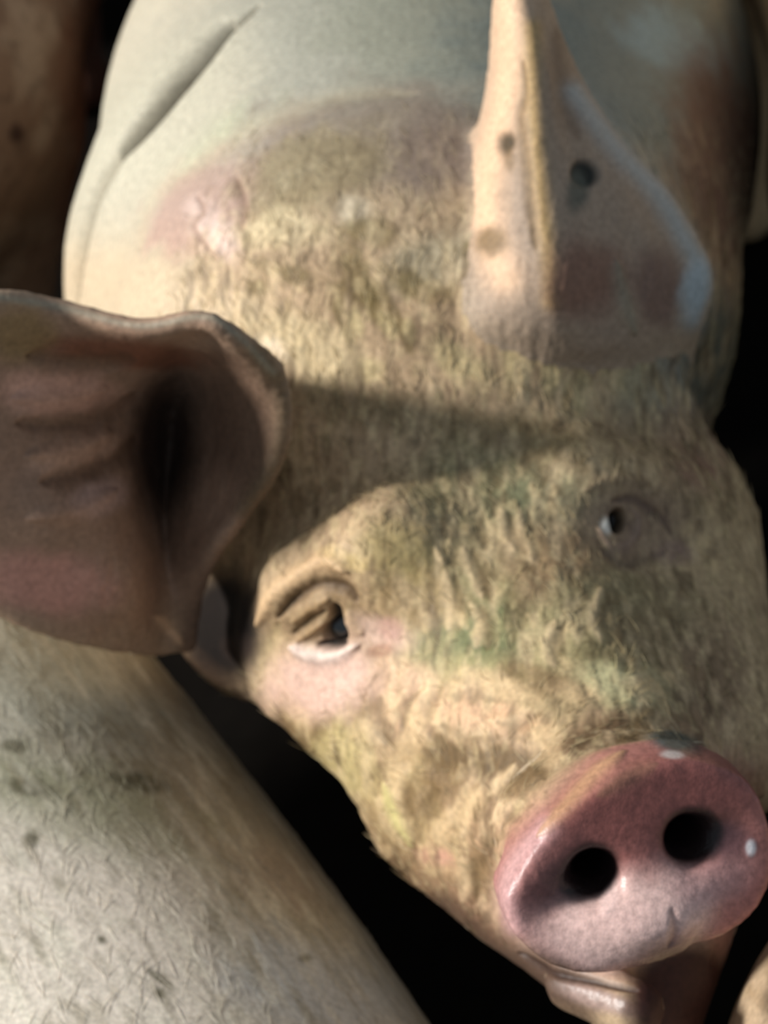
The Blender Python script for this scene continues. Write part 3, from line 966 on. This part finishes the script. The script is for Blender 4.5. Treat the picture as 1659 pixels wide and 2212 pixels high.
g.line([(960, 1960), (1060, 2040), (1160, 2110), (1260, 2190)], 40, 0, (84, 64, 52), 0.8, taper=False)
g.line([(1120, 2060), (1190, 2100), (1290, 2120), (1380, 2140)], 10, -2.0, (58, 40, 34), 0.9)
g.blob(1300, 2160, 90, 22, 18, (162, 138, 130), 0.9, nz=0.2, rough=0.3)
g.blob(1480, 2160, 130, 130, 0, (62, 36, 31), 1.0, nz=0.05, soft=0.3, reg=None)  # shadowed side of the mouth painted dark
g.blob(1622, 1832, 10, 16, 0, (226, 224, 228), 0.9, nz=0.1, rough=0.1, amp=0.5)  # small painted glint near the snout edge

# ---- ear at the left (seen from inside)
g.blob(200, 1000, 520, 480, 0, (150, 120, 100), 1.0, reg=1, nz=0.15)
g.blob(120, 850, 120, 46, 4, (204, 160, 142), 0.9, reg=1, nz=0.35, seed=90)
g.blob(170, 980, 90, 30, -14, (188, 152, 130), 0.8, reg=1, nz=0.4, seed=91)
g.blob(90, 1260, 150, 60, 6, (190, 140, 126), 0.9, reg=1, nz=0.35, seed=92)
g.blob(210, 1080, 60, 36, -20, (190, 160, 150), 0.8, reg=1, nz=0.4, seed=93)
g.blob(260, 760, 210, 30, 6, (122, 72, 50), 0.8, reg=1, nz=0.3, seed=94)
g.blob(40, 720, 70, 60, 0, (138, 114, 76), 0.8, reg=1, nz=0.4, seed=95)
g.blob(355, 960, 70, 160, 4, (38, 26, 22), 0.9, reg=1, nz=0.15, soft=0.5, seed=96)  # ear canal: its depth shade painted near black
g.blob(520, 900, 80, 170, -8, (110, 86, 70), 0.85, reg=1, nz=0.3, seed=97)
g.line([(560, 760), (600, 820), (612, 900), (590, 1010), (530, 1100)], 26, 0, (106, 88, 66), 0.85, reg=1, taper=False)
for c in ([(40, 915), (150, 920), (250, 890), (300, 850)], [(90, 1040), (170, 1020), (260, 985), (300, 940)], [(60, 770), (180, 785), (290, 780)]):
    g.line(c, 24, -2.0, (100, 74, 56), 0.6, reg=1, nz=0.5)
for c in ([(30, 860), (130, 860), (230, 835)], [(60, 985), (160, 970), (240, 935)], [(60, 1120), (170, 1100), (250, 1060)]):
    g.line(c, 22, 1.8, (170, 134, 112), 0.4, reg=1)
g.line([(-20, 640), (130, 664), (300, 704), (440, 684), (510, 722), (590, 805)], 8, 0.3, (150, 144, 126), 0.7, reg=1, taper=False)
g.line([(335, 1330), (360, 1350), (392, 1392)], 12, 1.0, (222, 184, 150), 0.9, reg=1)  # lit tip painted pale

# ---- ear at the top
g.blob(1250, 400, 330, 560, 0, (160, 140, 122), 1.0, reg=2, nz=0.1)
g.line([(1098, -40), (1095, 100), (1085, 220), (1060, 330), (1045, 430), (1060, 520), (1090, 600)], 42, 0, (228, 190, 156), 0.95, reg=2, taper=False)  # band facing the light, its brightness painted on
g.line([(1150, 60), (1150, 200), (1160, 330), (1172, 450), (1185, 560), (1190, 650)], 20, 0.8, (176, 146, 96), 0.8, reg=2, taper=False)
g.line([(1130, 130), (1135, 200), (1120, 260), (1140, 380), (1150, 480), (1160, 540)], 12, -1.2, (120, 96, 62), 0.7, reg=2, nz=0.4)
g.line([(1200, 60), (1215, 200), (1250, 300)], 26, 0, (118, 98, 82), 0.7, reg=2)
g.blob(1090, 308, 18, 24, 10, (66, 54, 34), 0.95, amp=-1.5, reg=2, nz=0.3)
g.blob(1100, 345, 12, 26, -10, (120, 98, 70), 0.7, reg=2, nz=0.3)
g.blob(1060, 520, 34, 30, 0, (118, 96, 64), 0.85, reg=2, nz=0.5)
g.blob(1265, 372, 30, 28, 30, (28, 32, 28), 1.0, amp=-2.2, reg=2, nz=0.3, soft=0.3)
g.blob(1248, 410, 22, 46, 8, (84, 88, 80), 0.85, reg=2, nz=0.4)
g.blob(1265, 600, 90, 90, 0, (132, 98, 82), 0.9, reg=2, nz=0.3)
g.blob(1420, 620, 60, 80, 0, (122, 96, 86), 0.8, reg=2, nz=0.3)
g.line([(1330, 560), (1345, 640), (1370, 720)], 18, 1.6, (142, 138, 120), 0.6, reg=None)
g.line([(1240, 200), (1330, 320), (1420, 420), (1480, 520), (1510, 600), (1490, 690)], 24, 1.0, (168, 176, 178), 0.8, reg=None, taper=False)  # bluish highlight painted along the rim, patch below included
g.blob(1500, 620, 30, 60, 10, (176, 192, 200), 0.8, reg=None, nz=0.4)
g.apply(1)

# inside of the nostrils, their darkness painted into the colour
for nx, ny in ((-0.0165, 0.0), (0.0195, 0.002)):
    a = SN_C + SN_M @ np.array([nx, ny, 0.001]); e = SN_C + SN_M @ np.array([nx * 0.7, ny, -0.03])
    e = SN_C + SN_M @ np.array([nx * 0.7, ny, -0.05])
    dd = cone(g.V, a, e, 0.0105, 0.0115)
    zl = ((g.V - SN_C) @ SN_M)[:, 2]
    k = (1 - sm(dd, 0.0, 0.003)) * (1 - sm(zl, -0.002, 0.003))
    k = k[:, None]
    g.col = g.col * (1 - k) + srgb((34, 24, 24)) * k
# fine relief everywhere on the face
n = fbm(g.V, (300, 120, 120), 200, 3) * 0.5 + fbm(g.V, 60, 220, 2) * 0.9
g.off += n * 1e-3 * np.where(g.fine, 0.25 + 0.75 * hm, 0)
g.apply(0)

# ---------------------------------------------------------------- coats of the others
b = pigB
m = np.nonzero(b.fine)[0]
b.blob(420, 1720, 420, 150, 45, (150, 138, 116), 0.75, nz=0.3, soft=0.6, seed=3)
b.blob(150, 1720, 260, 90, 20, (132, 134, 96), 0.6, nz=0.5, soft=0.6, seed=4)
b.blob(100, 1480, 220, 110, 20, (164, 164, 148), 0.7, nz=0.4, soft=0.6, seed=5)
b.blob(120, 2050, 360, 230, 20, (236, 224, 208), 0.85, nz=0.3, soft=0.6, seed=6)  # lit corner of the back painted brighter
b.blob(680, 2130, 220, 90, 20, (192, 196, 196), 0.8, nz=0.4, soft=0.5, seed=7)
b.blob(620, 1900, 110, 60, 30, (162, 144, 130), 0.6, nz=0.4, soft=0.6, seed=8)
b.line([(320, 1400), (560, 1660), (750, 1900), (880, 2080), (960, 2212)], 60, 0, (126, 108, 78), 0.6, taper=False)  # edge turning away from the light painted darker
for (x, y, rx, ry, an) in ((30, 1615, 26, 14, 10), (60, 1700, 50, 20, 10), (345, 2145, 12, 12, 0), (340, 2110, 40, 8, 35), (300, 1690, 60, 18, 10), (70, 1810, 16, 20, 0), (220, 2030, 10, 8, 0), (660, 2070, 14, 8, 0)):
    b.blob(x, y, rx, ry, an, (84, 80, 56), 0.8, nz=0.5, fr=120, seed=int(x))
ax = np.array(fB)
M = frame(np.cross(fB, WUP), fB)
Pl = b.V @ M
def stre(s, Pl, fr, seed, thr, col, a):
    n = fbm(Pl, fr, seed, 3)
    k = (np.clip((n - thr) * 2.5, 0, 1) * a)[:, None]
    s.col = s.col * (1 - k) + srgb(col) * k
    return n
stre(b, Pl, (150, 150, 45), 5, 0.05, (226, 220, 200), 0.5)
stre(b, Pl, (160, 160, 50), 9, 0.08, (128, 118, 92), 0.5)
n = stre(b, Pl, (360, 360, 80), 15, 0.1, (124, 116, 96), 0.3)
b.off += np.where(b.fine, n, 0) * 0.18e-3
b.apply(0)

c = pigC
stre(c, c.V, 30, 3, 0.0, (146, 132, 118), 0.7)
c.blob(240, 300, 90, 420, 0, (96, 46, 26), 0.8, nz=0.3, soft=0.6)
c.blob(36, 290, 16, 20, 0, (40, 16, 14), 0.9, nz=0.2)
stre(c, c.V, 150, 8, 0.1, (66, 50, 40), 0.5)
for q in (pigD, pigE):
    stre(q, q.V, (200, 200, 60), 4, 0.1, (150, 124, 90), 0.5)

# ---------------------------------------------------------------- hair
def hair(s, name, mask, count, length, rad, flow, lift, cols, parent, mat, seed, pk=0.35):
    r = np.random.default_rng(seed)
    p = mask / mask.sum()
    idx = r.choice(len(p), count, p=p)
    P0 = s.V[idx]; N = s.N[idx]
    f = flow(s, idx, r)
    f = f - N * (f * N).sum(1, keepdims=True)
    f /= np.linalg.norm(f, axis=1, keepdims=True) + 1e-9
    side = np.cross(N, f)
    f = f + side * r.normal(0, 0.45, (count, 1)); f /= np.linalg.norm(f, axis=1, keepdims=True)
    L = length * r.uniform(0.5, 1.3, (count, 1))
    bend = side * r.normal(0, 0.25, (count, 1))
    K = 5
    pts = np.empty((count, K, 3))
    for k in range(K):
        t = k / (K - 1)
        pts[:, k] = P0 - N * 0.0005 + f * L * t + N * L * lift * (t - 0.62 * t * t) + bend * L * t * t
    W = c2w(pts.reshape(-1, 3))
    hc = bpy.data.hair_curves.new(name)
    hc.add_curves([K] * count)
    hc.attributes['position'].data.foreach_set('vector', W.astype(np.float32).ravel())
    ra = hc.attributes.get('radius') or hc.attributes.new('radius', 'FLOAT', 'POINT')
    ra.data.foreach_set('value', np.tile(rad * np.array([1, 1, .85, .6, .15]), count).astype(np.float32))
    base = s.col[idx]
    pal = srgb(np.array(cols))[r.integers(0, len(cols), count)]
    cc = base * (1 - pk) + pal * pk
    ca = hc.attributes.new('coat', 'FLOAT_COLOR', 'CURVE')
    ca.data.foreach_set('color', np.concatenate([cc, np.ones((count, 1))], 1).astype(np.float32).ravel())
    hc.materials.append(mat)
    o = bpy.data.objects.new(name, hc)
    bpy.context.collection.objects.link(o)
    o['kind'] = 'stuff'
    return o


hm2 = bpy.data.materials.new('bristle'); hm2.use_nodes = True
_b = hm2.node_tree.nodes['Principled BSDF']
_a = nd(hm2.node_tree, 'ShaderNodeAttribute', attribute_name='coat')
hm2.node_tree.links.new(_a.outputs['Color'], _b.inputs['Base Color'])
_b.inputs['Roughness'].default_value = 0.45


def flow_main(s, idx, r):
    u, v = s.u[idx], s.v[idx]
    ang = 100 + 14 * vnoise(s.V[idx], 25, 77) - sm(u, 800, 1400) * 30 + 20
    lower = sm(v, 1100, 1500)
    ang = ang + lower * (60 - 80 * sm(u, 800, 1300))
    a = np.radians(ang)
    return np.stack([np.cos(a), np.sin(a), 0 * a], 1)


fm = g.fine & g.front & (g.attrs['reg'] == 0)
area_w = np.where(fm, 1.0, 0) * np.clip(hm, 0, 1) * (0.35 + 0.65 * (1 - sm(g.v, 950, 1250)))
for (eu, ev, er) in ((700, 1380, 110), (1340, 1140, 60)):
    area_w = area_w * sm(np.hypot(g.u - eu, g.v - ev), er * 0.7, er * 1.2)
HAIRS = [hair(g, 'bristles', area_w, 9000, 0.009, 0.00016, flow_main, 0.26, [(222, 206, 160), (196, 176, 124), (150, 130, 84), (96, 78, 48), (210, 196, 150)], None, hm2, 3)]
wb = np.where(b.fine & b.front, 1.0, 0)
HAIRS_B = hair(b, 'bristles', wb, 5000, 0.016, 0.00012, lambda s, i, r: np.tile(-fB, (len(i), 1)), 0.08, [(232, 226, 208), (210, 202, 180), (190, 180, 156)], None, hm2, 5, 0.2)

# ---------------------------------------------------------------- eyeballs
def eyeball(u, v, push):
    import bmesh
    D = None
    k = np.argmin(np.hypot(g.u - u, g.v - v) + np.where(g.front & (g.attrs['reg'] == 0), 0, 1e5))
    # ball sits in the socket, its front just below the lids
    P = g.V[k] - g.N[k] * 0
    n = -P / np.linalg.norm(P)
    c = P - n * (0.0095 - push)
    bm = bmesh.new()
    bmesh.ops.create_uvsphere(bm, u_segments=32, v_segments=20, radius=0.0105)
    for f in bm.faces: f.smooth = True
    me = bpy.data.meshes.new('eyeball'); bm.to_mesh(me); bm.free()
    me.materials.append(EYE)
    o = bpy.data.objects.new('eyeball', me); bpy.context.collection.objects.link(o)
    o.location = c2w(c)
    o['label'] = 'glossy black eyeball'
    return o


EYES = [eyeball(724, 1368, 0.0022), eyeball(1336, 1125, 0.0022)]

OBJ = finish(pig, 'pig', 'pale pig with a muddy hairy face and wet pink snout pointing at the camera', SKIN)
OBJ_B = finish(pigB, 'pig', 'whitish hairy pig back filling the lower left corner', SKIN)
finish(pigC, 'pig', 'mottled pig flank in the upper left corner, its shade painted as brown', SKIN)
finish(pigD, 'pig', 'tan pig showing only as a sliver at the upper right edge', SKIN)
finish(pigE, 'pig', 'tan pig showing only as a sliver at the lower right corner', SKIN)
for o in HAIRS + EYES:
    o.parent = OBJ
HAIRS_B.parent = OBJ_B
